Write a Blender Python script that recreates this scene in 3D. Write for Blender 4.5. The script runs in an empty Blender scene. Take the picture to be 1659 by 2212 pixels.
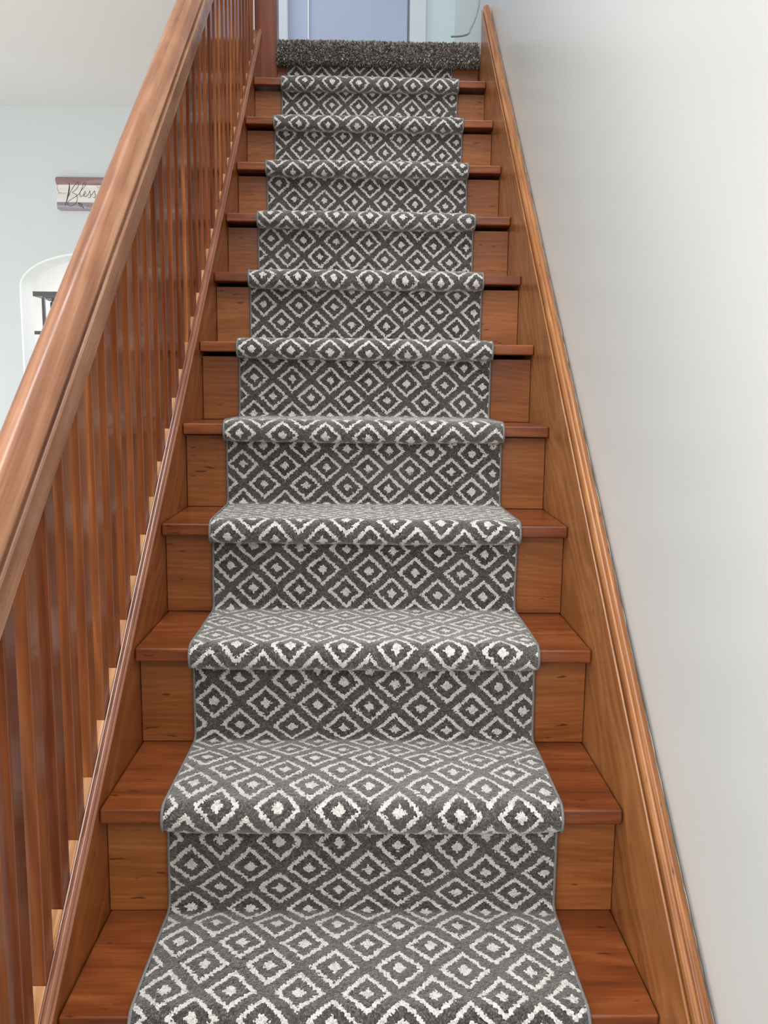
import bpy, bmesh, math, random
import numpy as np
from mathutils import Vector, Matrix

random.seed(7)
rng = np.random.default_rng(11)
D = bpy.data
SC = bpy.context.scene
COL = SC.collection

# ------------------------------------------------------------------ camera
CAM = (0.4345, -1.1054, 0.8876)
PITCH, YAW, ROLL = 0.1424, -0.0191, 0.0108
cd = D.cameras.new('camera')
cam = D.objects.new('camera', cd)
COL.objects.link(cam)
SC.camera = cam
cd.sensor_fit = 'VERTICAL'
cd.sensor_height = 36.0
cd.lens = 1850.0 / 2212.0 * 36.0
cd.clip_start = 0.02
cp, sp = math.cos(PITCH), math.sin(PITCH)
cy, sy = math.cos(YAW), math.sin(YAW)
fwd = Vector((-sy * cp, cy * cp, -sp))
rgt = Vector((cy, sy, 0))
upv = rgt.cross(fwd)
r2 = rgt * math.cos(ROLL) + upv * math.sin(ROLL)
u2 = -rgt * math.sin(ROLL) + upv * math.cos(ROLL)
cam.matrix_world = Matrix(((r2.x, u2.x, -fwd.x, CAM[0]), (r2.y, u2.y, -fwd.y, CAM[1]),
                           (r2.z, u2.z, -fwd.z, CAM[2]), (0, 0, 0, 1)))

# ------------------------------------------------------------------ light
SC.view_settings.view_transform = 'Standard'
SC.view_settings.look = 'None'
SC.view_settings.gamma = 1.0
SC.view_settings.exposure = 0.0
SC.view_settings.use_curve_mapping = False

W = D.worlds.new('world')
SC.world = W
W.use_nodes = True
bg = W.node_tree.nodes['Background']
bg.inputs['Color'].default_value = (0.93, 0.96, 1.0, 1)
bg.inputs['Strength'].default_value = 0.8

def area(name, loc, target, sx, sy_, power, col):
    l = D.lights.new(name, 'AREA')
    l.shape = 'RECTANGLE'
    l.size, l.size_y = sx, sy_
    l.energy = power
    l.color = col
    o = D.objects.new(name, l)
    COL.objects.link(o)
    o.location = loc
    d = Vector(target) - Vector(loc)
    o.rotation_euler = d.to_track_quat('-Z', 'Y').to_euler()
    return o

area('landing_window_light', (-0.9, 3.2, 3.6), (0.9, 3.0, 2.9), 1.0, 1.3, 15, (0.88, 0.94, 1.0))
area('stairwell_top_fill', (0.40, -0.65, 4.5), (0.40, -0.65, 0), 0.9, 3.4, 112, (0.97, 0.985, 1.0))  # added overhead panel to brighten the treads; the ceiling has no opening
area('hall_fill', (0.1, -1.9, 1.93), (0.4, -0.4, 0.2), 0.8, 0.8, 12, (1.0, 0.98, 0.95))  # added fill behind the camera for the lower right wall
area('front_fill', (-1.5, -3.1, 1.1), (0.2, 0.6, 0.8), 1.8, 1.6, 42, (0.97, 0.985, 1.0))  # added fill from the front left, lifts the wall bottom and risers
area('sitting_room_fill', (-2.85, 0.3, 1.0), (-1.3, 0.2, -0.3), 1.8, 1.3, 72, (0.98, 0.99, 1.0))  # added fill that lifts the lower room's ceiling; no window known there
area('arch_jamb_fill', (-0.48, 3.25, 1.45), (-1.05, 2.66, 1.2), 0.5, 0.7, 1.3, (0.97, 0.99, 1.0))  # small fill added beyond the arch to brighten its jamb
area('dining_room_light', (-1.0, 4.0, 1.93), (-1.0, 4.0, 0), 0.8, 0.8, 46, (1.0, 0.99, 0.98))

# ------------------------------------------------------------------ measures of the flight
SW = 0.86                                   # clear width between the strings
RUN, RISE, NOSE, TT = 0.2251, 0.2015, 0.0395, 0.0255
SLOPE = RISE / RUN
dY = [0.0009, -0.0117, -0.0018, 0.004, 0.0075, 0.0035, 0.0041, -0.0022, 0.001, -0.0047, -0.0018]
dZ = [0.0019, 0.0035, 0.0008, -0.0013, -0.0018, -0.0032, -0.0029, -0.0031, -0.0009, 0.002, 0.0051]
def TY(k):
    return k * RUN + (dY[k] if 0 <= k < 11 else 0.0)
def TZ(k):
    return k * RISE + (dZ[k] if 0 <= k < 11 else 0.0)
KLO, KHI = -2, 10
FLOOR_Z = -3 * RISE
LAND_Z = 11 * RISE
CEIL_Z = 2.012
TOP_Z = 4.6
WALL_X = 0.897
BACK_Y = 2.6
UP_Y = 4.0

# ------------------------------------------------------------------ node helpers
def new_mat(name):
    m = D.materials.new(name)
    m.use_nodes = True
    nt = m.node_tree
    return m, nt, nt.nodes['Principled BSDF']
def srgb(r, g, b):
    f = lambda c: (c / 255 / 12.92) if c / 255 <= 0.04045 else ((c / 255 + 0.055) / 1.055) ** 2.4
    return (f(r), f(g), f(b), 1)
class NB:
    def __init__(s, nt):
        s.nt = nt
    def n(s, t, **kw):
        o = s.nt.nodes.new(t)
        for k, v in kw.items():
            setattr(o, k, v)
        return o
    def put(s, sock, v):
        if hasattr(v, 'is_linked') or hasattr(v, 'links'):
            s.nt.links.new(v, sock)
        else:
            sock.default_value = v
    def m(s, op, a, b=None, c=None, clamp=False):
        o = s.n('ShaderNodeMath', operation=op, use_clamp=clamp)
        for i, v in enumerate((a, b, c)):
            if v is not None:
                s.put(o.inputs[i], v)
        return o.outputs[0]
    def vm(s, op, a, b=None, out=0):
        o = s.n('ShaderNodeVectorMath', operation=op)
        s.put(o.inputs[0], a)
        if b is not None:
            s.put(o.inputs[1], b)
        return o.outputs['Value'] if op in ('DOT_PRODUCT', 'LENGTH') else o.outputs[0]
    def xyz(s, x, y, z):
        o = s.n('ShaderNodeCombineXYZ')
        for i, v in enumerate((x, y, z)):
            s.put(o.inputs[i], v)
        return o.outputs[0]
    def noise(s, vec, scale, detail=2.0, rough=0.5, dist=0.0):
        o = s.n('ShaderNodeTexNoise')
        s.put(o.inputs['Vector'], vec)
        o.inputs['Scale'].default_value = scale
        o.inputs['Detail'].default_value = detail
        o.inputs['Roughness'].default_value = rough
        o.inputs['Distortion'].default_value = dist
        return o.outputs[0]
    def ramp(s, fac, stops, interp='LINEAR'):
        o = s.n('ShaderNodeValToRGB')
        cr = o.color_ramp
        cr.interpolation = interp
        while len(cr.elements) < len(stops):
            cr.elements.new(0.5)
        for e, (p, c) in zip(cr.elements, stops):
            e.position = p
            e.color = c
        s.put(o.inputs[0], fac)
        return o.outputs[0]
    def mix(s, fac, a, b, blend='MIX'):
        o = s.n('ShaderNodeMix', data_type='RGBA', blend_type=blend)
        s.put(o.inputs[0], fac)
        s.put(o.inputs[6], a)
        s.put(o.inputs[7], b)
        return o.outputs[2]
    def rng(s, v, a, b, c, d):
        o = s.n('ShaderNodeMapRange')
        s.put(o.inputs[0], v)
        for i, x in enumerate((a, b, c, d)):
            o.inputs[i + 1].default_value = x
        return o.outputs[0]
    def bump(s, h, strength, dist):
        o = s.n('ShaderNodeBump')
        s.put(o.inputs['Height'], h)
        o.inputs['Strength'].default_value = strength
        o.inputs['Distance'].default_value = dist
        return o.outputs[0]

def wood(name, grain, cols, rough=0.32, coat=0.5, coat_rough=0.12, vary=0.5, ring=26.0, bumpy=0.06, stretch=1.0, wander=0.1, dotty=1.0, spec=0.35, ringw=0.2):
    """varnished softwood; grain = unit direction of the fibres in the part's own coordinates"""
    m, nt, p = new_mat(name)
    b = NB(nt)
    g = Vector(grain).normalized()
    a1 = Vector((0, 0, 1)) if abs(g.z) < 0.5 else Vector((1, 0, 0))
    if abs(g.x) < 0.01 and abs(g.z) > 0.1 and abs(g.y) > 0.1:
        a1 = Vector((1, 0, 0))
    a1 = (a1 - g * a1.dot(g)).normalized()
    a2 = g.cross(a1)
    co = b.n('ShaderNodeTexCoord').outputs['Object']
    oi = b.n('ShaderNodeObjectInfo').outputs['Random']
    al = b.m('ADD', b.vm('DOT_PRODUCT', co, tuple(g)), b.m('MULTIPLY', oi, 37.0))
    c1 = b.m('ADD', b.vm('DOT_PRODUCT', co, tuple(a1)), b.m('MULTIPLY', oi, 11.3))
    c2 = b.vm('DOT_PRODUCT', co, tuple(a2))
    # broad wander of the grain
    w = b.noise(b.xyz(b.m('MULTIPLY', al, 1.6 / stretch), b.m('MULTIPLY', c1, 5.0), b.m('MULTIPLY', c2, 5.0)), 1.0, 2.0)
    w = b.m('MULTIPLY', b.m('SUBTRACT', w, 0.5), wander)
    rr = b.m('ADD', b.m('ADD', c1, b.m('MULTIPLY', c2, 0.35)), w)
    rings = b.m('SINE', b.m('MULTIPLY', rr, 2 * math.pi * ring))
    rings = b.m('MULTIPLY_ADD', rings, 0.5, 0.5)
    rings = b.m('POWER', rings, 1.8)
    broad = b.noise(b.xyz(b.m('MULTIPLY', al, 2.0 / stretch), b.m('MULTIPLY', c1, 20.0), b.m('MULTIPLY', c2, 20.0)), 1.0, 6.0, 0.62)
    fine = b.noise(b.xyz(b.m('MULTIPLY', al, 9.0 / stretch), b.m('MULTIPLY', c1, 210.0), b.m('MULTIPLY', c2, 210.0)), 1.0, 3.0, 0.6)
    blot = b.noise(co, 5.5, 3.0, 0.55)
    f = b.m('ADD', b.m('MULTIPLY', rings, ringw), b.m('MULTIPLY', broad, 0.9 - ringw))
    f = b.m('ADD', f, b.m('MULTIPLY', b.m('SUBTRACT', blot, 0.5), 0.42))
    f = b.m('ADD', f, b.m('MULTIPLY', b.m('SUBTRACT', fine, 0.5), 0.5))
    f = b.m('ADD', f, b.m('MULTIPLY', b.m('SUBTRACT', oi, 0.5), vary * 0.5))
    f = b.m('ADD', f, 0.04, clamp=True)
    c = b.ramp(f, [(0.12, cols[0]), (0.45, cols[1]), (0.72, cols[2]), (0.95, cols[3])])
    # pores, dents and worn stain
    dots = b.noise(b.xyz(b.m('MULTIPLY', al, 26.0), b.m('MULTIPLY', c1, 120.0), b.m('MULTIPLY', c2, 120.0)), 1.0, 1.0)
    dots = b.rng(dots, 0.70, 0.77, 0.0, 0.75 * dotty)
    c = b.mix(dots, c, tuple(x * 0.25 for x in cols[0][:3]) + (1,))
    nt.links.new(c, p.inputs['Base Color'])
    rn = b.noise(co, 16.0, 2.0)
    nt.links.new(b.rng(rn, 0.3, 0.7, rough - 0.05, rough + 0.09), p.inputs['Roughness'])
    p.inputs['Coat Weight'].default_value = coat
    p.inputs['Coat Roughness'].default_value = coat_rough
    p.inputs['IOR'].default_value = 1.5
    p.inputs['Specular IOR Level'].default_value = spec
    nt.links.new(b.bump(fine, bumpy, 0.0012), p.inputs['Normal'])
    return m

def paint(name, col, rough=0.5, var=0.03, bump=0.06, spec=0.5, bscale=180.0):
    m, nt, p = new_mat(name)
    b = NB(nt)
    co = b.n('ShaderNodeTexCoord').outputs['Object']
    n1 = b.noise(co, 2.2, 3.0)
    c2 = tuple(max(0, x * (1 - var * 3)) for x in col[:3]) + (1,)
    nt.links.new(b.mix(b.rng(n1, 0.35, 0.7, 0.0, 0.6), col, c2), p.inputs['Base Color'])
    p.inputs['Roughness'].default_value = rough
    p.inputs['Specular IOR Level'].default_value = spec
    n2 = b.noise(co, bscale, 2.0)
    n3 = b.noise(co, 9.0, 2.0)
    nt.links.new(b.bump(b.m('ADD', b.m('MULTIPLY', n2, 0.5), n3), bump, 0.004), p.inputs['Normal'])
    return m

def plain(name, col, rough=0.5, metal=0.0, spec=0.5):
    m, nt, p = new_mat(name)
    b = NB(nt)
    co = b.n('ShaderNodeTexCoord').outputs['Object']
    n1 = b.noise(co, 60.0, 2.0)
    nt.links.new(b.mix(b.rng(n1, 0.3, 0.7, 0.0, 0.25), col, tuple(x * 0.75 for x in col[:3]) + (1,)), p.inputs['Base Color'])
    p.inputs['Roughness'].default_value = rough
    p.inputs['Metallic'].default_value = metal
    p.inputs['Specular IOR Level'].default_value = spec
    return m

sl = math.atan2(RISE, RUN)
GS = (0, math.cos(sl), math.sin(sl))
M = {}
M['tread'] = wood('varnished_tread_wood', (1, 0, 0), [srgb(74, 34, 15), srgb(120, 61, 29), srgb(148, 83, 43), srgb(182, 116, 68)], 0.32, 0.4, 0.14, 0.3, 34, wander=0.2, ringw=0.14)
M['riser'] = wood('varnished_riser_wood', (1, 0, 0), [srgb(98, 48, 20), srgb(142, 82, 39), srgb(168, 104, 54), srgb(194, 134, 80)], 0.42, 0.25, 0.2, 0.35, 60, wander=0.16, ringw=0.08)
M['string'] = wood('varnished_string_wood', GS, [srgb(116, 66, 32), srgb(154, 98, 52), srgb(174, 118, 70), srgb(194, 142, 92)], 0.36, 0.3, 0.16, 0.1, 60, wander=0.14)
M['stringL'] = wood('varnished_inner_string_wood', GS, [srgb(104, 52, 22), srgb(144, 80, 38), srgb(164, 98, 50), srgb(184, 120, 66)], 0.36, 0.3, 0.16, 0.1, 50, wander=0.14)
M['rail'] = wood('polished_handrail_wood', GS, [srgb(106, 60, 40), srgb(152, 102, 74), srgb(182, 134, 102), srgb(202, 164, 128)], 0.28, 0.0, 0.2, 0.05, 36, stretch=2.0, dotty=0.0, spec=0.45, bumpy=0.0)
M['cap'] = wood('polished_cap_wood', GS, [srgb(110, 60, 40), srgb(136, 82, 58), srgb(158, 102, 74), srgb(172, 120, 88)], 0.2, 0.3, 0.1, 0.05, 20, dotty=0.0, bumpy=0.01, spec=0.5)
M['baluster'] = wood('varnished_baluster_wood', (0, 0, 1), [srgb(100, 50, 28), srgb(130, 72, 42), srgb(150, 88, 50), srgb(182, 118, 64)], 0.15, 0.0, 0.08, 0.95, 40, dotty=0.0, spec=0.40, bumpy=0.015)
M['newel'] = wood('dark_newel_wood', (0, 0, 1), [srgb(80, 34, 14), srgb(110, 52, 24), srgb(130, 66, 32), srgb(146, 80, 42)], 0.35, 0.3, 0.15, 0.1, 30, dotty=0.4)
M['fillet'] = wood('pale_fillet_wood', GS, [srgb(150, 96, 58), srgb(196, 140, 94), srgb(216, 164, 118), srgb(230, 186, 140)], 0.3, 0.4, 0.15, 0.3, 60, dotty=0.3)
M['wall'] = paint('warm_white_wall_paint', srgb(216, 217, 214), 0.30, 0.008, 0.03, 0.45)
M['wallL'] = paint('pale_grey_wall_paint', srgb(208, 214, 213), 0.55, 0.01, 0.05)
M['ceil'] = paint('cream_ceiling_paint', srgb(236, 235, 232), 0.7, 0.01, 0.05)
M['white'] = paint('white_gloss_paint', srgb(236, 240, 239), 0.35, 0.005, 0.03)
M['dining'] = paint('off_white_dining_paint', srgb(232, 232, 232), 0.6, 0.005, 0.03)
M['upwall'] = paint('pale_blue_white_paint', srgb(212, 228, 232), 0.5, 0.02, 0.05)
M['pinkwall'] = paint('reflection_tinted_wall', srgb(228, 212, 204), 0.5, 0.01, 0.05)  # pink tint puts a warm reflection into the wall colour
M['door'] = paint('shade_tinted_white_door', srgb(176, 186, 212), 0.45, 0.03, 0.08)  # cool shade on a white door, put into its base colour
M['doorlite'] = paint('pale_casing_paint', srgb(214, 217, 224), 0.4, 0.01, 0.04)
M['doordark'] = plain('shadow_gap_grey', srgb(120, 126, 142), 0.6)
M['floor'] = paint('pale_hall_carpet', srgb(214, 212, 206), 0.9, 0.02, 0.3)
M['cord'] = plain('grey_cable_plastic', srgb(150, 156, 156), 0.4)
M['iron'] = plain('dark_pewter_metal', srgb(116, 112, 112), 0.5, 0.2)
M['ironlite'] = plain('brushed_pewter_metal', srgb(108, 106, 106), 0.4, 0.6)
M['caulk'] = plain('white_caulk', srgb(196, 190, 178), 0.6)
M['ink'] = plain('charcoal_sign_ink', srgb(62, 60, 62), 0.6)
M['inksoft'] = plain('soft_grey_sign_ink', srgb(128, 120, 124), 0.6)
M['plank_mauve'] = wood('mauve_stained_plank', (1, 0, 0), [srgb(122, 92, 92), srgb(152, 122, 122), srgb(174, 148, 148), srgb(190, 168, 166)], 0.6, 0, 0.3, 0.1, 40)
M['plank_white'] = wood('whitewashed_plank', (1, 0, 0), [srgb(206, 202, 198), srgb(226, 222, 216), srgb(234, 231, 226), srgb(240, 238, 234)], 0.6, 0, 0.3, 0.1, 30)
M['plank_grey'] = wood('grey_stained_plank', (1, 0, 0), [srgb(120, 112, 120), srgb(150, 142, 150), srgb(176, 168, 174), srgb(192, 186, 190)], 0.6, 0, 0.3, 0.1, 40)

def glass_mat():
    m, nt, p = new_mat('clear_glass')
    p.inputs['Transmission Weight'].default_value = 1.0
    p.inputs['Roughness'].default_value = 0.03
    p.inputs['IOR'].default_value = 1.45
    return m
M['glass'] = glass_mat()

def runner_mat():
    m, nt, p = new_mat('patterned_runner_pile')
    b = NB(nt)
    uv = b.n('ShaderNodeUVMap', uv_map='UVMap').outputs[0]       # metres across, pattern repeats along
    # tuft cells
    T = 0.0030
    sep = b.n('ShaderNodeSeparateXYZ')
    nt.links.new(uv, sep.inputs[0])
    um, vr = sep.outputs[0], sep.outputs[1]
    vm_ = b.m('MULTIPLY', vr, 0.095)
    wob = b.noise(b.xyz(um, vm_, 0.0), 55.0, 2.0)
    vv = b.xyz(b.m('DIVIDE', um, T), b.m('DIVIDE', vm_, T * 0.92), 0.0)
    vo = b.n('ShaderNodeTexVoronoi', voronoi_dimensions='2D', feature='F1')
    nt.links.new(vv, vo.inputs['Vector'])
    vo.inputs['Scale'].default_value = 1.0
    vo.inputs['Randomness'].default_value = 0.8
    dist = vo.outputs['Distance']
    sp_ = b.n('ShaderNodeSeparateXYZ')
    nt.links.new(vo.outputs['Position'], sp_.inputs[0])
    pu = b.m('MULTIPLY', sp_.outputs[0], T)
    pv = b.m('MULTIPLY', sp_.outputs[1], T * 0.92)
    sc_ = b.n('ShaderNodeSeparateColor')
    nt.links.new(vo.outputs['Color'], sc_.inputs[0])
    rnd, rnd2 = sc_.outputs[0], sc_.outputs[1]
    w1 = b.noise(b.xyz(pu, pv, 3.0), 30.0, 2.0)
    pu2 = b.m('ADD', pu, b.m('MULTIPLY', b.m('SUBTRACT', w1, 0.5), 0.005))
    uu = b.m('DIVIDE', b.m('SUBTRACT', pu2, 0.191), 0.0995)
    vq = b.m('DIVIDE', pv, 0.095)
    a = b.m('PINGPONG', uu, 0.5)
    c = b.m('PINGPONG', vq, 0.5)
    d1 = b.m('MULTIPLY', b.m('ADD', a, c), 2.0)
    d = b.m('MINIMUM', d1, b.m('SUBTRACT', 2.0, d1))
    d = b.m('ADD', d, b.m('MULTIPLY', b.m('SUBTRACT', rnd2, 0.5), 0.07))
    ringv = b.m('MULTIPLY', b.m('GREATER_THAN', d, 0.580), b.m('LESS_THAN', d, 0.770))
    spot = b.m('LESS_THAN', d, 0.225)
    lite = b.m('MAXIMUM', ringv, spot)
    bandf = b.m('GREATER_THAN', d, 0.775)
    big = b.noise(b.xyz(um, vm_, 1.0), 9.0, 3.0)
    hair = b.noise(b.xyz(um, vm_, 5.0), 420.0, 2.0, 0.7)
    # heathered yarn: short strands of charcoal, mid grey and taupe lying along the pile
    strand = b.noise(b.xyz(b.m('MULTIPLY', um, 760.0), b.m('MULTIPLY', vm_, 330.0), 2.0), 1.0, 2.0, 0.6)
    strand = b.m('ADD', b.m('MULTIPLY', strand, 0.8), b.m('MULTIPLY', rnd, 0.2))
    dark = b.ramp(strand, [(0.30, srgb(24, 23, 22)), (0.46, srgb(50, 48, 46)), (0.58, srgb(86, 83, 79)), (0.72, srgb(134, 130, 124))])
    band = b.ramp(strand, [(0.30, srgb(32, 31, 30)), (0.46, srgb(60, 58, 56)), (0.58, srgb(94, 91, 87)), (0.72, srgb(140, 136, 130))])
    dark = b.mix(bandf, dark, band)
    dark = b.mix(b.rng(big, 0.42, 0.70, 0.0, 0.35), dark, srgb(104, 100, 96))
    lt = b.ramp(strand, [(0.28, srgb(140, 136, 130)), (0.42, srgb(196, 192, 186)), (0.62, srgb(228, 225, 219)), (0.8, srgb(242, 240, 236))])
    colr = b.mix(lite, dark, lt)
    nt.links.new(colr, p.inputs['Base Color'])
    p.inputs['Roughness'].default_value = 0.95
    p.inputs['Specular IOR Level'].default_value = 0.1
    p.inputs['Sheen Weight'].default_value = 0.85
    p.inputs['Sheen Roughness'].default_value = 0.5
    p.inputs['Sheen Tint'].default_value = (0.95, 0.94, 0.92, 1)
    hgt = b.m('SUBTRACT', 1.0, b.m('MULTIPLY', dist, 1.1))
    hgt = b.m('ADD', hgt, b.m('MULTIPLY', rnd, 0.5))
    hgt = b.m('ADD', hgt, b.m('MULTIPLY', strand, 0.8))
    nt.links.new(b.bump(hgt, 0.5, 0.0020), p.inputs['Normal'])
    return m
M['runner'] = runner_mat()

def binding_mat():
    m, nt, p = new_mat('grey_serged_binding')
    b = NB(nt)
    co = b.n('ShaderNodeTexCoord').outputs['Object']
    n1 = b.noise(co, 420.0, 2.0)
    nt.links.new(b.mix(n1, srgb(88, 88, 86), srgb(150, 150, 146)), p.inputs['Base Color'])
    p.inputs['Roughness'].default_value = 0.9
    nt.links.new(b.bump(n1, 0.6, 0.001), p.inputs['Normal'])
    return m
M['binding'] = binding_mat()

def plush_mat():
    m, nt, p = new_mat('grey_brown_plush_pile')
    b = NB(nt)
    r = b.n('ShaderNodeNewGeometry').outputs['Random Per Island']
    nt.links.new(b.ramp(r, [(0.0, srgb(78, 73, 67)), (0.4, srgb(112, 106, 98)), (0.75, srgb(146, 140, 130)), (1.0, srgb(206, 200, 190))]), p.inputs['Base Color'])
    p.inputs['Roughness'].default_value = 0.85
    p.inputs['Specular IOR Level'].default_value = 0.2
    p.inputs['Sheen Weight'].default_value = 0.2
    return m
M['plush'] = plush_mat()

# ------------------------------------------------------------------ object helpers
def mesh_obj(name, verts, faces, mat, parent=None, smooth=False, bevel=0.0, segs=2):
    me = D.meshes.new(name)
    me.from_pydata([tuple(v) for v in verts], [], faces)
    bm = bmesh.new()
    bm.from_mesh(me)
    bmesh.ops.recalc_face_normals(bm, faces=bm.faces)
    bm.to_mesh(me)
    bm.free()
    me.materials.append(mat)
    o = D.objects.new(name, me)
    COL.objects.link(o)
    if smooth == 'angle':
        me.shade_smooth()
        me.set_sharp_from_angle(angle=math.radians(40))
    elif smooth:
        me.shade_smooth()
    if bevel:
        md = o.modifiers.new('bevel', 'BEVEL')
        md.width = bevel
        md.segments = segs
        md.limit_method = 'ANGLE'
        md.angle_limit = math.radians(40)
    if parent is not None:
        o.parent = parent
        o.matrix_parent_inverse = Matrix.Translation(parent.location).inverted()
    return o

def thing(name, label, cat, loc, group=None):
    o = D.objects.new(name, None)
    o.empty_display_size = 0.05
    COL.objects.link(o)
    o.location = loc
    tag(o, label, cat, group)
    return o
def tag(o, label, cat, group=None):
    o['label'] = label
    o['category'] = cat
    if group:
        o['group'] = group
    return o
def struct(o, label=None, cat=None):
    o['kind'] = 'structure'
    if label:
        o['label'] = label
        o['category'] = cat
    return o

class MB:
    def __init__(s):
        s.v, s.f = [], []
    def add(s, vs, fs):
        k = len(s.v)
        s.v += [tuple(v) for v in vs]
        s.f += [tuple(i + k for i in f) for f in fs]
        return s
    def box(s, x0, x1, y0, y1, z0, z1):
        vs = [(x, y, z) for x in (x0, x1) for y in (y0, y1) for z in (z0, z1)]
        fs = [(0, 1, 3, 2), (4, 6, 7, 5), (0, 4, 5, 1), (2, 3, 7, 6), (0, 2, 6, 4), (1, 5, 7, 3)]
        return s.add(vs, fs)
    def sheared(s, prof, y0, y1, slope, ref=0.0, cut0=None, cut1=None):
        """(x, off) outline swept from y0 to y1, height = off + slope*y"""
        n = len(prof)
        vs = [(x, y0, o + slope * (y0 - ref)) for x, o in prof] + [(x, y1, o + slope * (y1 - ref)) for x, o in prof]
        fs = [(i, (i + 1) % n, n + (i + 1) % n, n + i) for i in range(n)]
        fs += [tuple(range(n)), tuple(range(2 * n - 1, n - 1, -1))]
        return s.add(vs, fs)
    def tube(s, pts, r, n=10, caps=True):
        pts = [Vector(p) for p in pts]
        k0 = len(s.v)
        prev = None
        for i, p in enumerate(pts):
            t = (pts[min(i + 1, len(pts) - 1)] - pts[max(i - 1, 0)]).normalized()
            a = Vector((0, 0, 1)) if abs(t.z) < 0.9 else Vector((1, 0, 0))
            e1 = t.cross(a).normalized() if prev is None else (prev - t * prev.dot(t)).normalized()
            prev = e1
            e2 = t.cross(e1)
            rr = r[i] if isinstance(r, (list, tuple)) else r
            for j in range(n):
                an = 2 * math.pi * j / n
                s.v.append(tuple(p + (e1 * math.cos(an) + e2 * math.sin(an)) * rr))
        for i in range(len(pts) - 1):
            for j in range(n):
                a, b_ = k0 + i * n + j, k0 + i * n + (j + 1) % n
                s.f.append((a, b_, b_ + n, a + n))
        if caps:
            s.f.append(tuple(range(k0 + n - 1, k0 - 1, -1)))
            e = k0 + (len(pts) - 1) * n
            s.f.append(tuple(range(e, e + n)))
        return s
    def obj(s, name, mat, parent=None, **kw):
        return mesh_obj(name, s.v, s.f, mat, parent, **kw)

# ------------------------------------------------------------------ room shell
struct(MB().box(-3.0, 1.05, -3.2, 5.2, FLOOR_Z - 0.1, FLOOR_Z).obj('floor', M['floor']))
struct(MB().box(WALL_X, WALL_X + 0.12, -3.2, UP_Y + 0.1, FLOOR_Z, TOP_Z).obj('wall_right', M['wall']))
struct(MB().box(-3.0, -0.10, -3.2, 5.2, CEIL_Z, LAND_Z - 0.02).obj('ceiling', M['ceil']))
struct(MB().box(-0.22, -0.10, -0.2, 2.45, LAND_Z - 0.02, TOP_Z).obj('wall_upper_left', M['wall']))
struct(MB().box(-3.12, -3.0, 1.0, 5.2, FLOOR_Z, CEIL_Z).obj('wall_left', M['wallL']))
struct(MB().box(-1.05, 0.0 - 0.1, 2.45, 2.57, LAND_Z, TOP_Z).obj('wall_landing_front', M['upwall']))
struct(MB().box(-1.17, -1.05, 2.45, UP_Y + 0.1, LAND_Z - 0.02, TOP_Z).obj('wall_landing_left', M['upwall']))
struct(MB().box(-1.17, WALL_X, -0.2, UP_Y + 0.1, TOP_Z, TOP_Z + 0.08).obj('ceiling_upper', M['ceil']))
struct(MB().box(-0.099, WALL_X, 2.534, UP_Y + 0.1, LAND_Z - 0.19, LAND_Z).obj('floor_landing', M['riser']))
# back wall of the landing either side of the door; left colour holds a pinkish reflection
struct(MB().box(0.741, WALL_X + 0.03, UP_Y, UP_Y + 0.1, LAND_Z, TOP_Z).obj('wall_landing_back_right', M['upwall']))
struct(MB().box(-1.05, -0.095, UP_Y, UP_Y + 0.1, LAND_Z, TOP_Z).obj('wall_landing_back_left', M['pinkwall']))
struct(MB().box(-0.095, 0.741, UP_Y, UP_Y + 0.1, LAND_Z + 2.06, TOP_Z).obj('wall_landing_back_over_door', M['upwall']))

# back wall of the lower room with its arched opening
AX, AH, ASP, AB = -0.725, 0.305, 1.294, 0.145
def arch_wall():
    mb = MB()
    y0, y1 = BACK_Y, BACK_Y + 0.12
    mb.box(-3.0, AX - AH, y0, y1, FLOOR_Z, CEIL_Z + 0.02)
    mb.box(AX + AH, -0.10, y0, y1, FLOOR_Z, CEIL_Z)
    N = 40
    pts = [(AX - AH * math.cos(math.pi * i / N), ASP + AB * math.sin(math.pi * i / N)) for i in range(N + 1)]
    for (xa, za), (xb, zb) in zip(pts, pts[1:]):
        mb.add([(xa, y0, za), (xb, y0, zb), (xb, y0, CEIL_Z + 0.02), (xa, y0, CEIL_Z + 0.02),
                (xa, y1, za), (xb, y1, zb), (xb, y1, CEIL_Z + 0.02), (xa, y1, CEIL_Z + 0.02)],
               [(0, 1, 2, 3), (4, 7, 6, 5), (0, 4, 5, 1), (2, 6, 7, 3)])
    return mb.obj('wall_back', M['wallL'])
struct(arch_wall())
def arch_lining():
    mb = MB()
    y0, y1 = BACK_Y - 0.0006, BACK_Y + 0.1206
    N = 48
    def ring(h, bb, y):
        r = [(AX - h, y, FLOOR_Z)]
        r += [(AX - h * math.cos(math.pi * i / N), y, ASP + bb * math.sin(math.pi * i / N)) for i in range(N + 1)]
        return r + [(AX + h, y, FLOOR_Z)]
    A, B, C_, D_ = ring(AH, AB, y0), ring(AH - 0.008, AB - 0.008, y0), ring(AH - 0.008, AB - 0.008, y1), ring(AH, AB, y1)
    n = len(A)
    vs = A + B + C_ + D_
    fs = []
    for i in range(n - 1):
        for q in range(4):
            a, b_ = q * n, ((q + 1) % 4) * n
            fs.append((a + i, a + i + 1, b_ + i + 1, b_ + i))
    mb.add(vs, fs)
    return mb.obj('trim_1', M['white'])
struct(arch_lining())
struct(MB().box(-3.0, 0.0, 5.1, 5.2, FLOOR_Z, CEIL_Z).obj('wall_dining_back', M['dining']))
struct(MB().box(-0.14, -0.06, BACK_Y + 0.12, 5.1, FLOOR_Z, CEIL_Z).obj('wall_dining_right', M['dining']))

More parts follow.
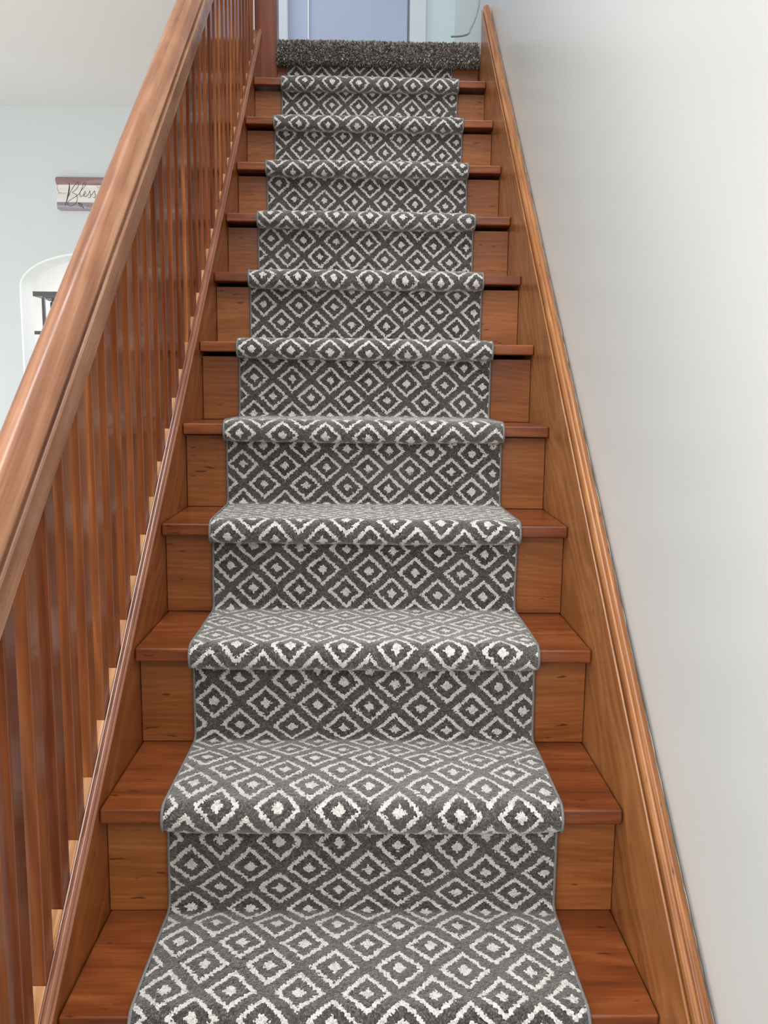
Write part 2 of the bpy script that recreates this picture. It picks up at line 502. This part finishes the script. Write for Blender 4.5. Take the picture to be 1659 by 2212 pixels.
# closet door at the head of the stairs
door = MB().box(-0.029, 0.632, UP_Y + 0.01, UP_Y + 0.05, LAND_Z + 0.01, LAND_Z + 2.0).obj('door_1', M['door'])
struct(door, 'white door coloured in cool shade at the head of the stairs', 'door')
def doorpart(name, mat, *b, bevel=0.0):
    o = MB().box(*b).obj(name, M[mat], bevel=bevel)
    o.parent = door
    return o
doorpart('moulding', 'white', 0.079, 0.0865, UP_Y - 0.002, UP_Y + 0.012, LAND_Z + 0.02, LAND_Z + 1.99, bevel=0.002)
doorpart('casing', 'doorlite', -0.095, -0.029, UP_Y - 0.018, UP_Y + 0.02, LAND_Z, LAND_Z + 2.06, bevel=0.006)
doorpart('casing', 'doorlite', 0.645, 0.741, UP_Y - 0.018, UP_Y + 0.05, LAND_Z, LAND_Z + 2.06, bevel=0.008)
doorpart('casing', 'doorlite', -0.029, 0.645, UP_Y - 0.018, UP_Y + 0.02, LAND_Z + 2.0, LAND_Z + 2.06, bevel=0.006)
doorpart('jamb_gap_shade', 'doordark', 0.632, 0.645, UP_Y + 0.012, UP_Y + 0.05, LAND_Z, LAND_Z + 2.0)  # solid grey strip coloured as the shade in the door gap

# ------------------------------------------------------------------ staircase
st = thing('staircase', 'varnished brown wooden staircase climbing beside the white wall', 'staircase', (SW / 2, TY(KLO), FLOOR_Z))
for k in range(KLO, KHI + 1):
    MB().box(0.0014, SW - 0.0014, TY(k), TY(k + 1) + NOSE + 0.012, TZ(k) - TT, TZ(k)).obj('tread', M['tread'], st, bevel=0.0035, segs=3)
for k in range(KLO, KHI + 2):
    lo = TZ(k - 1) if k > KLO else FLOOR_Z
    top = TZ(k) - TT - (0.009 if k >= 5 else 0.002) if k <= KHI else LAND_Z - 0.004  # upper risers stop short: slot shaped in for the dark nosing shadow
    MB().box(0.0014, SW - 0.0014, TY(k) + NOSE, TY(k) + NOSE + 0.018, lo + 0.0014, top - 0.0020).obj('riser', M['riser'], st)
# wall string (right) with its bead and cap, inner string (left)
YA, YB = -0.62, 2.452
MB().sheared([(SW, 0.151), (SW + 0.0008, 0.1528), (SW + 0.0025, 0.1532), (SW + 0.0034, 0.1515), (SW + 0.0034, 0.143), (SW + 0.014, 0.143), (SW + 0.014, -0.36), (SW, -0.36)], YA, YB, SLOPE).obj('wall_string', M['string'], st)
cap_r = [(SW + 0.0064, 0.1435), (SW + 0.0064, 0.1600), (SW + 0.0085, 0.1645), (SW + 0.0125, 0.1668), (SW + 0.0150, 0.1665), (SW + 0.0162, 0.1650),
         (SW + 0.0175, 0.1680), (SW + 0.0205, 0.1705), (SW + 0.0245, 0.1700), (SW + 0.0285, 0.1670), (SW + 0.0318, 0.1620), (SW + 0.0335, 0.1550), (SW + 0.0335, 0.1300), (SW + 0.0145, 0.1300), (SW + 0.0145, 0.1435)]
MB().sheared(cap_r, YA, YB + 0.004, SLOPE).obj('string_cap', M['string'], st, smooth='angle')
def caulk():
    mb = MB()
    N = 220
    vs = []
    for i in range(N + 1):
        y = YA + (YB - YA) * i / N
        w = 0.0004 + 0.0009 * random.random()
        z = 0.153 + 0.004 * random.random() + SLOPE * y
        vs += [(SW + 0.0335, y, z), (SW + 0.0335 + w, y, z), (SW + 0.0335 + w, y, z - 0.01), (SW + 0.0335, y, z - 0.01)]
    fs = [(4 * i + a, 4 * i + (a + 1) % 4, 4 * i + 4 + (a + 1) % 4, 4 * i + 4 + a) for i in range(N) for a in range(4)]
    o = mb.add(vs, fs).obj('caulk_line', M['caulk'], st)
    o['label'] = 'ragged white caulk line'
caulk()
MB().sheared([(0, 0.038), (0, -0.36), (-0.03, -0.36), (-0.03, 0.038)], YA, 2.489, SLOPE).obj('inner_string', M['stringL'], st)

struct(MB().sheared([(-0.03, -0.362), (WALL_X - 0.002, -0.362), (WALL_X - 0.002, -0.385), (-0.03, -0.385)], -0.25, 2.60, SLOPE).obj('light_block_under_stairs', M['wallL']))  # unseen slab added so no light shows through the riser gaps

# ------------------------------------------------------------------ railing
BX = -0.029
rl = thing('stair_railing', 'polished wooden handrail over a close row of square balusters', 'railing', (BX, YA, FLOOR_Z + 0.1))
RS = SLOPE - 0.018
right = [(-0.006, 0.690), (-0.001, 0.691), (0.0015, 0.694), (0.0015, 0.7465), (0.0002, 0.7485), (-0.0035, 0.7495), (-0.0120, 0.7520), (-0.0120, 0.7560), (-0.0045, 0.7600), (-0.0018, 0.7625), (-0.0018, 0.7650), (-0.0050, 0.7672), (-0.0050, 0.7690),
         (-0.0008, 0.7715), (0.0010, 0.7745), (0.0004, 0.7775), (-0.0250, 0.8050), (-0.0285, 0.8072)]
left = [(-0.0330, 0.8076), (-0.0390, 0.8060), (-0.0450, 0.8015), (-0.0495, 0.7940), (-0.0510, 0.7840), (-0.0495, 0.7740), (-0.0450, 0.7660), (-0.0440, 0.7560), (-0.0480, 0.7500), (-0.0490, 0.7460), (-0.0490, 0.6940), (-0.0460, 0.6900)]
prof = [(x + 0.004, o) for x, o in right] + [(x + 0.002, o) for x, o in left]
def rail():
    off = [(x, o + SLOPE * 0.5) for x, o in prof]
    mb = MB().sheared(off, YA - 0.1, 2.489, RS, 0.5)
    return mb.obj('handrail', M['rail'], rl, smooth='angle')
rail()
capL = [(0.002, 0.034), (0.0045, 0.037), (0.0045, 0.041), (0.0025, 0.0435), (0.0012, 0.0435), (0.0012, 0.0465), (-0.0004, 0.0495), (-0.0030, 0.0515), (-0.0058, 0.0520), (-0.0076, 0.0512),
        (-0.0080, 0.0490), (-0.0092, 0.0490), (-0.0096, 0.0520), (-0.0115, 0.0525), (-0.012, 0.046), (-0.046, 0.046), (-0.046, 0.053), (-0.056, 0.052), (-0.060, 0.045), (-0.060, 0.030), (0.002, 0.030)]
MB().sheared(capL, YA, 2.4895, SLOPE).obj('bottom_rail', M['cap'], rl, smooth='angle')
PITCHB = 0.0755
nb = 0
BW, BD = 0.0335, 0.033
i = -7
while True:
    y0 = PITCHB * i + 0.001
    if y0 > 2.40:
        break
    yc = y0 + BD / 2
    jx = random.uniform(-0.0007, 0.0007)
    zb = lambda y: 0.0465 + SLOPE * y
    zt = lambda y: 0.692 + SLOPE * 0.5 + RS * (y - 0.5)
    x0, x1 = -BW / 2, BW / 2
    vs = []
    for y in (-BD / 2, BD / 2):
        for x in (x0, x1):
            vs += [(x, y, zb(yc + y) - zb(yc)), (x, y, zt(yc + y) - zb(yc) + 0.004)]
    fs = [(0, 2, 3, 1), (4, 5, 7, 6), (0, 1, 5, 4), (2, 6, 7, 3), (1, 3, 7, 5), (0, 4, 6, 2)]
    o = mesh_obj('baluster', vs, fs, M['baluster'], None, bevel=0.0018, segs=2)
    o.parent = rl
    o.location = Vector((BX + jx, yc, zb(yc))) - rl.location
    o.rotation_euler.z = random.uniform(-0.012, 0.012)
    # fillet filling the channel up to the next baluster
    ya, yb = y0 + BD + 0.0006, y0 + PITCHB - 0.0006
    if yb < 2.47:
        MB().sheared([(BX - 0.0165, 0.0466), (BX + 0.0165, 0.0466), (BX + 0.0165, 0.0515), (BX - 0.0165, 0.0515)], ya, yb, SLOPE).obj('fillet', M['fillet'], rl, bevel=0.0006)
    i += 1
def post(name, x0, x1, y0, y1, z0, z1):
    return MB().box(x0, x1, y0, y1, z0, z1).obj(name, M['newel'], rl, bevel=0.003)
post('newel_post', -0.024, 0.0625, 2.490, 2.575, TZ(10) + 0.0006, LAND_Z + 1.05)
post('newel_post', -0.085, 0.03, YA - 0.20, YA - 0.10, FLOOR_Z, 0.32)

# ------------------------------------------------------------------ stair runner
RX0, RX1 = 0.1025, 0.7585
def rounded(corners):
    """polyline corners (y, z, r) -> dense points"""
    P = [np.array(c[:2]) for c in corners]
    out = [P[0]]
    for i in range(1, len(P) - 1):
        a, b_, c = P[i - 1], P[i], P[i + 1]
        d1, d2 = (a - b_) / np.linalg.norm(a - b_), (c - b_) / np.linalg.norm(c - b_)
        r = corners[i][2]
        ang = math.acos(np.clip(d1 @ d2, -1, 1))
        t = r / math.tan(ang / 2)
        p1, p2 = b_ + d1 * t, b_ + d2 * t
        bis = (d1 + d2) / np.linalg.norm(d1 + d2)
        cen = b_ + bis * (r / math.sin(ang / 2))
        n = 10
        v1, v2 = p1 - cen, p2 - cen
        om = math.acos(np.clip((v1 @ v2) / (r * r), -1, 1))
        for q in range(n + 1):
            s_ = q / n
            out.append(cen + (math.sin((1 - s_) * om) * v1 + math.sin(s_ * om) * v2) / math.sin(om))
    out.append(P[-1])
    return np.array(out)
cor = [(TY(11) + NOSE - 0.010, TZ(11) - 0.025, 0)]
for k in range(10, KLO - 1, -1):
    zt_ = TZ(k) + 0.0105
    yr_up = TY(k + 1) + NOSE - 0.010
    yn = TY(k) - 0.0125
    zb_ = TZ(k) - TT - 0.016
    yr = TY(k) + NOSE - 0.010
    cor += [(yr_up, zt_, 0.012), (yn, zt_, 0.0285), (yn, zb_, 0.0205), (yr, zb_, 0.006)]
cor.append((TY(KLO) + NOSE - 0.010, FLOOR_Z + 0.004, 0))
poly = rounded(cor)
seg = np.linalg.norm(np.diff(poly, axis=0), axis=1)
S = np.concatenate([[0], np.cumsum(seg)])
# how far along the weave (in repeats) each point of the path lies
ANCH = [
    (0.0263, 0.014), (0.4384, 4.022), (0.4918, 4.506), (0.5376, 5.006), (0.9370, 9.006), (0.9942, 9.506), (1.0412, 10.006), (1.4247, 13.997),
    (1.4840, 14.505), (1.5301, 15.005), (1.8755, 18.513), (1.9808, 19.505), (2.0273, 20.005), (2.3608, 23.505), (2.4237, 24.005), (2.4692, 24.505),
    (2.5162, 25.005), (2.8561, 28.506), (2.9118, 29.005), (2.9588, 29.506), (3.0049, 30.005), (3.3345, 33.490), (3.3965, 34.006), (3.4409, 34.498),
    (3.4874, 35.006), (3.7732, 38.007), (3.8803, 39.007), (3.9247, 39.499), (3.9730, 40.007), (4.2662, 43.007), (4.3823, 44.007), (4.4282, 44.499),
    (4.4743, 44.999), (4.5799, 46.498), (4.6294, 47.006), (4.6880, 47.498), (4.7628, 48.007), (4.8710, 49.007), (4.9187, 49.506), (5.0297, 51.014),
    (5.0792, 51.505), (5.1336, 52.006), (5.1917, 52.497),
]
anch_s, anch_v = [a for a, _ in ANCH], [b for _, b in ANCH]
ds = 0.0033
NS = int(S[-1] / ds)
ss = np.linspace(0, S[-1], NS)
py = np.interp(ss, S, poly[:, 0])
pz = np.interp(ss, S, poly[:, 1])
vv = np.interp(ss, anch_s, anch_v)
lo = ss < anch_s[0]
vv[lo] = (ss[lo] - anch_s[0]) / 0.095
hi = ss > anch_s[-1]
vv[hi] = anch_v[-1] + (ss[hi] - anch_s[-1]) / 0.095
ty, tz = np.gradient(py), np.gradient(pz)
L = np.hypot(ty, tz)
ny, nz = -(-tz) / L * -1, (-ty) / L      # outward normal (forward / up)
# tangent runs forward (-y) on treads; outward = up there
ny, nz = tz / L, -ty / L
sgn = 1.0
NX = int((RX1 - RX0) / ds)
xs = np.linspace(RX0, RX1, NX)
edge = np.minimum(xs - RX0, RX1 - xs)
crown = -0.0028 * np.exp(-(edge / 0.022)) + 0.0012 * np.sin((xs - RX0) / (RX1 - RX0) * math.pi)
def smooth_noise(shape, step):
    h, w = shape
    g = rng.standard_normal((h // step + 3, w // step + 3))
    yi = np.arange(h) / step
    xi = np.arange(w) / step
    y0, x0 = yi.astype(int), xi.astype(int)
    fy, fx = (yi - y0)[:, None], (xi - x0)[None, :]
    a = g[y0][:, x0]; b_ = g[y0][:, x0 + 1]; c = g[y0 + 1][:, x0]; d = g[y0 + 1][:, x0 + 1]
    return (a * (1 - fx) + b_ * fx) * (1 - fy) + (c * (1 - fx) + d * fx) * fy
disp = crown[None, :] + 0.00055 * rng.standard_normal((NS, NX)) + 0.0007 * smooth_noise((NS, NX), 12) + 0.0006 * smooth_noise((NS, NX), 40)
wav = 0.0014 * np.interp(np.arange(NS), np.arange(0, NS + 60, 60), rng.standard_normal(len(np.arange(0, NS + 60, 60))))
wav = wav + np.interp(ss, [0.0, 0.5, 1.0, 1.6, 3.0, 3.4, 3.9, 4.5, 6.4], [-0.004, -0.002, -0.0045, -0.0075, -0.0065, -0.005, 0.002, 0.0, 0.0])
X = np.repeat(xs[None, :], NS, 0) + wav[:, None]
Y = py[:, None] + ny[:, None] * disp
Z = pz[:, None] + nz[:, None] * disp
ra = thing('stair_runner', 'grey stair runner with white diamond pattern down the middle of the steps', 'carpet runner', (SW / 2, TY(KLO) - 0.02, FLOOR_Z))
def grid_obj(name, X, Y, Z, U, V, mat, parent):
    n, m_ = X.shape
    me = D.meshes.new(name)
    co = np.stack([X, Y, Z], 2).reshape(-1, 3).astype(np.float32)
    idx = np.arange(n * m_).reshape(n, m_)
    q = np.stack([idx[:-1, :-1], idx[1:, :-1], idx[1:, 1:], idx[:-1, 1:]], 2).reshape(-1, 4).astype(np.int32)
    me.vertices.add(len(co))
    me.vertices.foreach_set('co', co.ravel())
    me.loops.add(q.size)
    me.loops.foreach_set('vertex_index', q.ravel())
    me.polygons.add(len(q))
    me.polygons.foreach_set('loop_start', np.arange(0, q.size, 4, dtype=np.int32))
    me.polygons.foreach_set('loop_total', np.full(len(q), 4, dtype=np.int32))
    uvl = me.uv_layers.new(name='UVMap')
    uv = np.stack([U, V], 2).reshape(-1, 2)[q.ravel()].astype(np.float32)
    uvl.data.foreach_set('uv', uv.ravel())
    me.update(calc_edges=True)
    me.validate()
    me.materials.append(mat)
    me.shade_smooth()
    o = D.objects.new(name, me)
    COL.objects.link(o)
    o.parent = parent
    o.matrix_parent_inverse = Matrix.Translation(parent.location).inverted()
    return o
grid_obj('pile', X, Y, Z, np.repeat(xs[None, :], NS, 0), vv[:, None] - 0.33 * (xs[None, :] - 0.25), M['runner'], ra)
# serged edges: a soft cord along each side, down to the tread
for side in (0, 1):
    sub = np.arange(0, NS, 2)
    xe = (RX0 if side == 0 else RX1) + wav[sub]
    sg = -1 if side == 0 else 1
    prof_b = [(-0.0034, -0.0012), (-0.0014, 0.0000), (0.0008, -0.0012), (0.0022, -0.0044), (0.0014, -0.0105), (-0.001, -0.0105)]
    XX = np.stack([xe + sg * a for a, _ in prof_b], 1)
    YY = np.stack([py[sub] + ny[sub] * h for _, h in prof_b], 1)
    ZZ = np.stack([pz[sub] + nz[sub] * h for _, h in prof_b], 1)
    ob = grid_obj('binding', XX, YY, ZZ, XX, ZZ, M['binding'], ra)
    ob['label'] = 'plain grey serged edge'

# ------------------------------------------------------------------ plush carpet of the landing
lc = thing('landing_carpet', 'thick plain grey plush carpet rolled over the top landing edge', 'carpet', (SW / 2, 2.9, LAND_Z))
CX0, CX1 = 0.0645, SW - 0.001
lp = rounded([(UP_Y - 0.03, LAND_Z + 0.012, 0), (2.462, LAND_Z + 0.012, 0.030), (2.462, LAND_Z - 0.058, 0.020), (2.512, LAND_Z - 0.058, 0)])
lseg = np.linalg.norm(np.diff(lp, axis=0), axis=1)
LS = np.concatenate([[0], np.cumsum(lseg)])
def lpt(s):
    return np.interp(s, LS, lp[:, 0]), np.interp(s, LS, lp[:, 1])
vs, fs = [], []
NL = len(lp)
for (y, z) in lp:
    vs += [(CX0, y, z), (CX1, y, z)]
fs = [(2 * i, 2 * i + 2, 2 * i + 3, 2 * i + 1) for i in range(NL - 1)]
MB().add(vs, fs).obj('carpet_backing', M['plush'], lc)
MB().box(CX0, CX1, 2.478, 2.51, LAND_Z - 0.05, LAND_Z + 0.002).obj('nosing_board', M['riser'], lc)
def plush():
    n_front, n_top = 9000, 5000
    s_end = LS[-1]
    s_roll = s_end - 0.20
    s = np.concatenate([rng.uniform(s_roll, s_end - 0.012, n_front), rng.uniform(s_roll - 0.45, s_roll, n_top)])
    x = rng.uniform(CX0 + 0.003, CX1 - 0.003, len(s))
    y, z = lpt(s)
    y2, z2 = lpt(s + 0.002)
    tyy, tzz = y2 - y, z2 - z
    ll = np.hypot(tyy, tzz) + 1e-9
    nyy, nzz = tzz / ll, -tyy / ll
    base = np.stack([x, y, z], 1)
    nrm = np.stack([np.zeros_like(x), nyy, nzz], 1)
    dirv = nrm + rng.normal(0, 0.42, nrm.shape)
    dirv[:, 2] -= 0.18 * (nzz < 0.8)
    dirv /= np.linalg.norm(dirv, axis=1)[:, None]
    ln = rng.uniform(0.009, 0.017, len(s))
    rad = rng.uniform(0.0020, 0.0034, len(s))
    a = np.cross(dirv, np.array([0.3, 0.2, 0.93]))
    a /= np.linalg.norm(a, axis=1)[:, None]
    b_ = np.cross(dirv, a)
    V = np.zeros((len(s), 7, 3))
    for j in range(3):
        an = 2 * math.pi * j / 3
        e = a * math.cos(an) + b_ * math.sin(an)
        V[:, j] = base - nrm * 0.001 + e * rad[:, None]
        V[:, 3 + j] = base + dirv * (ln * 0.7)[:, None] + e * (rad * 0.95)[:, None]
    V[:, 6] = base + dirv * ln[:, None]
    F = []
    tri = [(0, 1, 4), (0, 4, 3), (1, 2, 5), (1, 5, 4), (2, 0, 3), (2, 3, 5), (3, 4, 6), (4, 5, 6), (5, 3, 6)]
    off = (np.arange(len(s)) * 7)[:, None, None]
    F = (np.array(tri)[None] + off).reshape(-1, 3)
    me = D.meshes.new('pile')
    me.from_pydata(V.reshape(-1, 3).tolist(), [], F.tolist())
    me.materials.append(M['plush'])
    o = D.objects.new('pile', me)
    COL.objects.link(o)
    o.parent = lc
    o.matrix_parent_inverse = Matrix.Translation(lc.location).inverted()
    o['kind'] = 'stuff'
plush()

# ------------------------------------------------------------------ cord on the landing
cz = LAND_Z + 0.022
cpts = [(0.884, 3.97, LAND_Z + 1.0), (0.886, 3.96, LAND_Z + 0.55)]
ctrl = [(1.03, 3.034), (1.024, 2.985), (1.008, 2.93), (0.985, 2.88), (0.972, 2.857), (0.935, 2.846), (0.88, 2.842)]
def toward(x, z, Y):
    """the point at depth Y on the line of sight through (x, UP_Y, z)"""
    t = (Y - CAM[1]) / (4.0 - CAM[1])
    return (CAM[0] + (x - CAM[0]) * t, Y, CAM[2] + (z - CAM[2]) * t)
ck = [toward(x, z, Yk) for (x, z), Yk in zip(ctrl, [2.74, 2.72, 2.70, 2.64, 2.58, 2.53, 2.50])]
ck = [(ck[0][0] + 0.004, 2.76, LAND_Z + 0.9), (ck[0][0] + 0.003, 2.75, LAND_Z + 0.45)] + ck
def spline(P, n=10):
    P = [Vector(p) for p in P]
    out = []
    for i in range(len(P) - 1):
        p0, p1, p2, p3 = P[max(i - 1, 0)], P[i], P[i + 1], P[min(i + 2, len(P) - 1)]
        for q in range(n):
            t = q / n
            out.append(0.5 * ((2 * p1) + (p2 - p0) * t + (2 * p0 - 5 * p1 + 4 * p2 - p3) * t * t + (3 * p1 - p0 - 3 * p2 + p3) * t ** 3))
    out.append(P[-1])
    return out
c_o = MB().tube(spline(ck), 0.0042, 8).obj('power_cord', M['cord'], smooth=True)
tag(c_o, 'thin grey cable curving down the wall onto the landing', 'cable')

# ------------------------------------------------------------------ wooden sign on the back wall
SY = BACK_Y - 0.016
PXM = 5850.0
def zc(u, v):
    return (-0.8535 + (u - 235) / PXM, 1.7345 - (v - 355) / PXM + (u - 235) * 0.0000012)
sg = thing('wooden_sign', 'small plank wall sign with cursive lettering on the pale grey wall', 'sign', (-0.69, BACK_Y, 1.609))
SX0, SX1, SZ0, SZ1 = -0.8535, -0.50, 1.604, 1.7345
def plank(z0, z1, mat, rt, rb):
    mb = MB()
    R = 0.010
    out = []
    def arc(cx, cz_, a0, a1):
        for q in range(7):
            an = a0 + (a1 - a0) * q / 6
            out.append((cx + R * math.cos(an), cz_ + R * math.sin(an)))
    if rb:
        arc(SX0 + R, z0 + R, math.pi, 1.5 * math.pi)
        arc(SX1 - R, z0 + R, 1.5 * math.pi, 2 * math.pi)
    else:
        out.extend([(SX0, z0), (SX1, z0)])
    if rt:
        arc(SX1 - R * 0.6, z1 - R, 0, 0.5 * math.pi)
        arc(SX0 + R * 0.6, z1 - R, 0.5 * math.pi, math.pi)
    else:
        out.extend([(SX1, z1), (SX0, z1)])
    n = len(out)
    vs = [(x, SY, z) for x, z in out] + [(x, BACK_Y - 0.001, z) for x, z in out]
    fs = [tuple(range(n)), tuple(range(2 * n - 1, n - 1, -1))] + [(i, (i + 1) % n, n + (i + 1) % n, n + i) for i in range(n)]
    o = mb.add(vs, fs).obj('plank', M[mat], sg)
    return o
zA = SZ1 - 0.0305
zB = SZ1 - 0.067
zC = SZ1 - 0.0995
plank(zA, SZ1, 'plank_mauve', True, False)['label'] = 'mauve stained top plank'
plank(zB, zA - 0.0005, 'plank_white', False, False)['label'] = 'whitewashed plank'
plank(zC, zB - 0.0005, 'plank_white', False, False)['label'] = 'whitewashed plank'
plank(SZ0, zC - 0.0005, 'plank_grey', False, True)['label'] = 'grey stained bottom plank'
def ribbon(mb, pts, w, curve=True):
    P = [Vector((zc(u, v)[0], SY - 0.0008, zc(u, v)[1])) for u, v in pts]
    if curve:
        P = spline(P, 6)
    n = len(P)
    vs, k0 = [], len(mb.v)
    for i, p in enumerate(P):
        t = P[min(i + 1, n - 1)] - P[max(i - 1, 0)]
        t.normalize()
        nn = Vector((-t.z, 0, t.x))
        f = i / (n - 1)
        ww = w(f) if callable(w) else w
        for dy in (0.0, 0.0007):
            mb.v.append(tuple(p + nn * ww + Vector((0, dy, 0))))
            mb.v.append(tuple(p - nn * ww + Vector((0, dy, 0))))
    for i in range(n - 1):
        a = k0 + 4 * i
        mb.f += [(a, a + 1, a + 5, a + 4), (a + 2, a + 6, a + 7, a + 3), (a, a + 4, a + 6, a + 2), (a + 1, a + 3, a + 7, a + 5)]
lt = MB()
thin = 0.00085
ribbon(lt, [(515, 485), (545, 520), (545, 600), (522, 720), (490, 840), (455, 950), (430, 1020)], lambda f: 0.0007 + 0.0020 * math.sin(math.pi * f) ** 2)
ribbon(lt, [(525, 800), (575, 690), (650, 575), (720, 500), (765, 482), (778, 510), (745, 590), (680, 665), (608, 715), (690, 752), (726, 820), (714, 905), (655, 985), (570, 1025), (508, 1008), (490, 950), (545, 890), (640, 838), (740, 772), (800, 705), (850, 605), (890, 505), (925, 482), (938, 515), (900, 590), (830, 660), (792, 735), (800, 800), (835, 806), (880, 770), (925, 735), (932, 700), (908, 695), (888, 735), (888, 785), (912, 806), (950, 795), (1000, 735), (1030, 675), (1036, 725), (1047, 785), (1025, 832), (990, 822)], thin)
ribbon(lt, [(1047, 785), (1095, 735), (1143, 675), (1150, 725), (1165, 785), (1140, 834), (1105, 822)], thin)
lt.obj('lettering', M['ink'], sg)
l2 = MB()
ribbon(l2, [(300, 500), (268, 540), (256, 600), (268, 670), (300, 715), (345, 722)], 0.0006)
l2.obj('swash', M['inksoft'], sg)
l2 = MB()
ribbon(l2, [(250, 735), (330, 728), (410, 735), (470, 725)], 0.0005)
l2.obj('plank_crack', M['inksoft'], sg)
l2 = MB()
ribbon(l2, [(1200, 555), (1208, 588), (1240, 594), (1275, 580)], 0.0007)
l2.obj('swash', M['inksoft'], sg)
l2 = MB()
ribbon(l2, [(945, 1062), (976, 985), (1010, 1062)], 0.0009, False)
ribbon(l2, [(960, 1035), (998, 1035)], 0.0006, False)
l2.obj('small_letter', M['inksoft'], sg)
l2 = MB()
ribbon(l2, [(1040, 1062), (1040, 990), (1085, 1062), (1085, 990)], 0.0008, False)
l2.obj('small_letter', M['inksoft'], sg)
l3 = MB()
ribbon(l3, [(740, 950), (800, 1000), (850, 1050), (875, 1090)], 0.0006)
for (u, v, an) in [(755, 958, -0.3), (795, 968, -0.9), (832, 992, -1.1), (762, 1006, 0.5), (802, 1032, 0.5), (852, 1052, 0.5)]:
    du, dv = 17 * math.cos(an), -17 * math.sin(an)
    ribbon(l3, [(u - du, v - dv), (u, v), (u + du, v + dv)], lambda f: 0.0002 + 0.0019 * math.sin(math.pi * f))
l3.obj('leaf_sprig', M['ink'], sg)

# ------------------------------------------------------------------ pendant lamp in the room beyond the arch
ch = thing('cage_chandelier', 'dark metal cage chandelier hanging in the room behind the arch', 'chandelier', (-1.16, 3.72, 1.16))
FX0, FX1, FY0, FY1 = -1.366, -0.95, 3.6, 3.85
zt0 = 1.372
t = 0.0135
for ya in (FY0, FY1):
    MB().box(FX0, FX1, ya - t, ya + t, zt0 - 0.014, zt0 + 0.010).obj('top_bar', M['iron'], ch, bevel=0.002)
for xa in (FX0, FX1 - 0.02):
    MB().box(xa, xa + 0.02, FY0 + t, FY1 - t, zt0 - 0.012, zt0 + 0.008).obj('cross_bar', M['iron'], ch, bevel=0.002)
MB().box(FX0 + 0.02, FX1 - 0.02, (FY0 + FY1) / 2 - 0.012, (FY0 + FY1) / 2 + 0.012, zt0 - 0.014, zt0 + 0.002).obj('lamp_bar', M['iron'], ch, bevel=0.002)
for xa in (FX0 + 0.035, FX1 - 0.053):
    for ya in (FY0 + 0.012, FY1 - 0.02):
        if ya < 3.7 and xa < -1.2:
            ya = FY0 + 0.06
        MB().box(xa, xa + 0.016, ya - 0.008, ya + 0.008, 1.175, zt0 - 0.014).obj('upright', M['iron'], ch, bevel=0.001)
for ya in (FY0, FY1):
    MB().box(FX0 + 0.002, FX1 - 0.002, ya - 0.012, ya + 0.012, 1.158, 1.176).obj('bottom_bar', M['iron'], ch, bevel=0.002)
def lathe(mb, cx, cy_, prof, n=20):
    k0 = len(mb.v)
    for r, z in prof:
        for j in range(n):
            an = 2 * math.pi * j / n
            mb.v.append((cx + r * math.cos(an), cy_ + r * math.sin(an), z))
    for i in range(len(prof) - 1):
        for j in range(n):
            a, b_ = k0 + i * n + j, k0 + i * n + (j + 1) % n
            mb.f.append((a, b_, b_ + n, a + n))
    return mb
for xs_ in (-1.295, -1.158, -1.02):
    cyy = (FY0 + FY1) / 2
    so = lathe(MB(), xs_, cyy, [(0.0005, 1.362), (0.004, 1.360), (0.004, 1.350), (0.007, 1.345), (0.016, 1.336), (0.0165, 1.296), (0.0155, 1.292), (0.0005, 1.292)]).obj('lamp_socket', M['ironlite'], ch, smooth=False)
    lathe(MB(), xs_, cyy, [(0.0175, 1.300), (0.021, 1.285), (0.026, 1.255), (0.024, 1.215), (0.0232, 1.215), (0.025, 1.255), (0.020, 1.285), (0.0165, 1.300)]).obj('glass_shade', M['glass'], so, smooth=True)
chn = MB()
zz = zt0 + 0.012
k = 0
while zz < CEIL_Z - 0.03:
    ax = k % 2
    ring_ = []
    for j in range(13):
        an = 2 * math.pi * j / 12
        u_, w_ = 0.0075 * math.cos(an), 0.015 * math.sin(an)
        ring_.append((-1.158 + (u_ if ax else 0), (FY0 + FY1) / 2 + (0 if ax else u_), zz + 0.015 + w_))
    chn.tube(ring_, 0.0022, 6, caps=False)
    zz += 0.024
    k += 1
chn.obj('chain', M['iron'], ch)
lathe(MB(), -1.158, (FY0 + FY1) / 2, [(0.0005, CEIL_Z - 0.035), (0.03, CEIL_Z - 0.03), (0.055, CEIL_Z - 0.012), (0.056, CEIL_Z + 0.001)]).obj('canopy', M['iron'], ch, smooth=True)
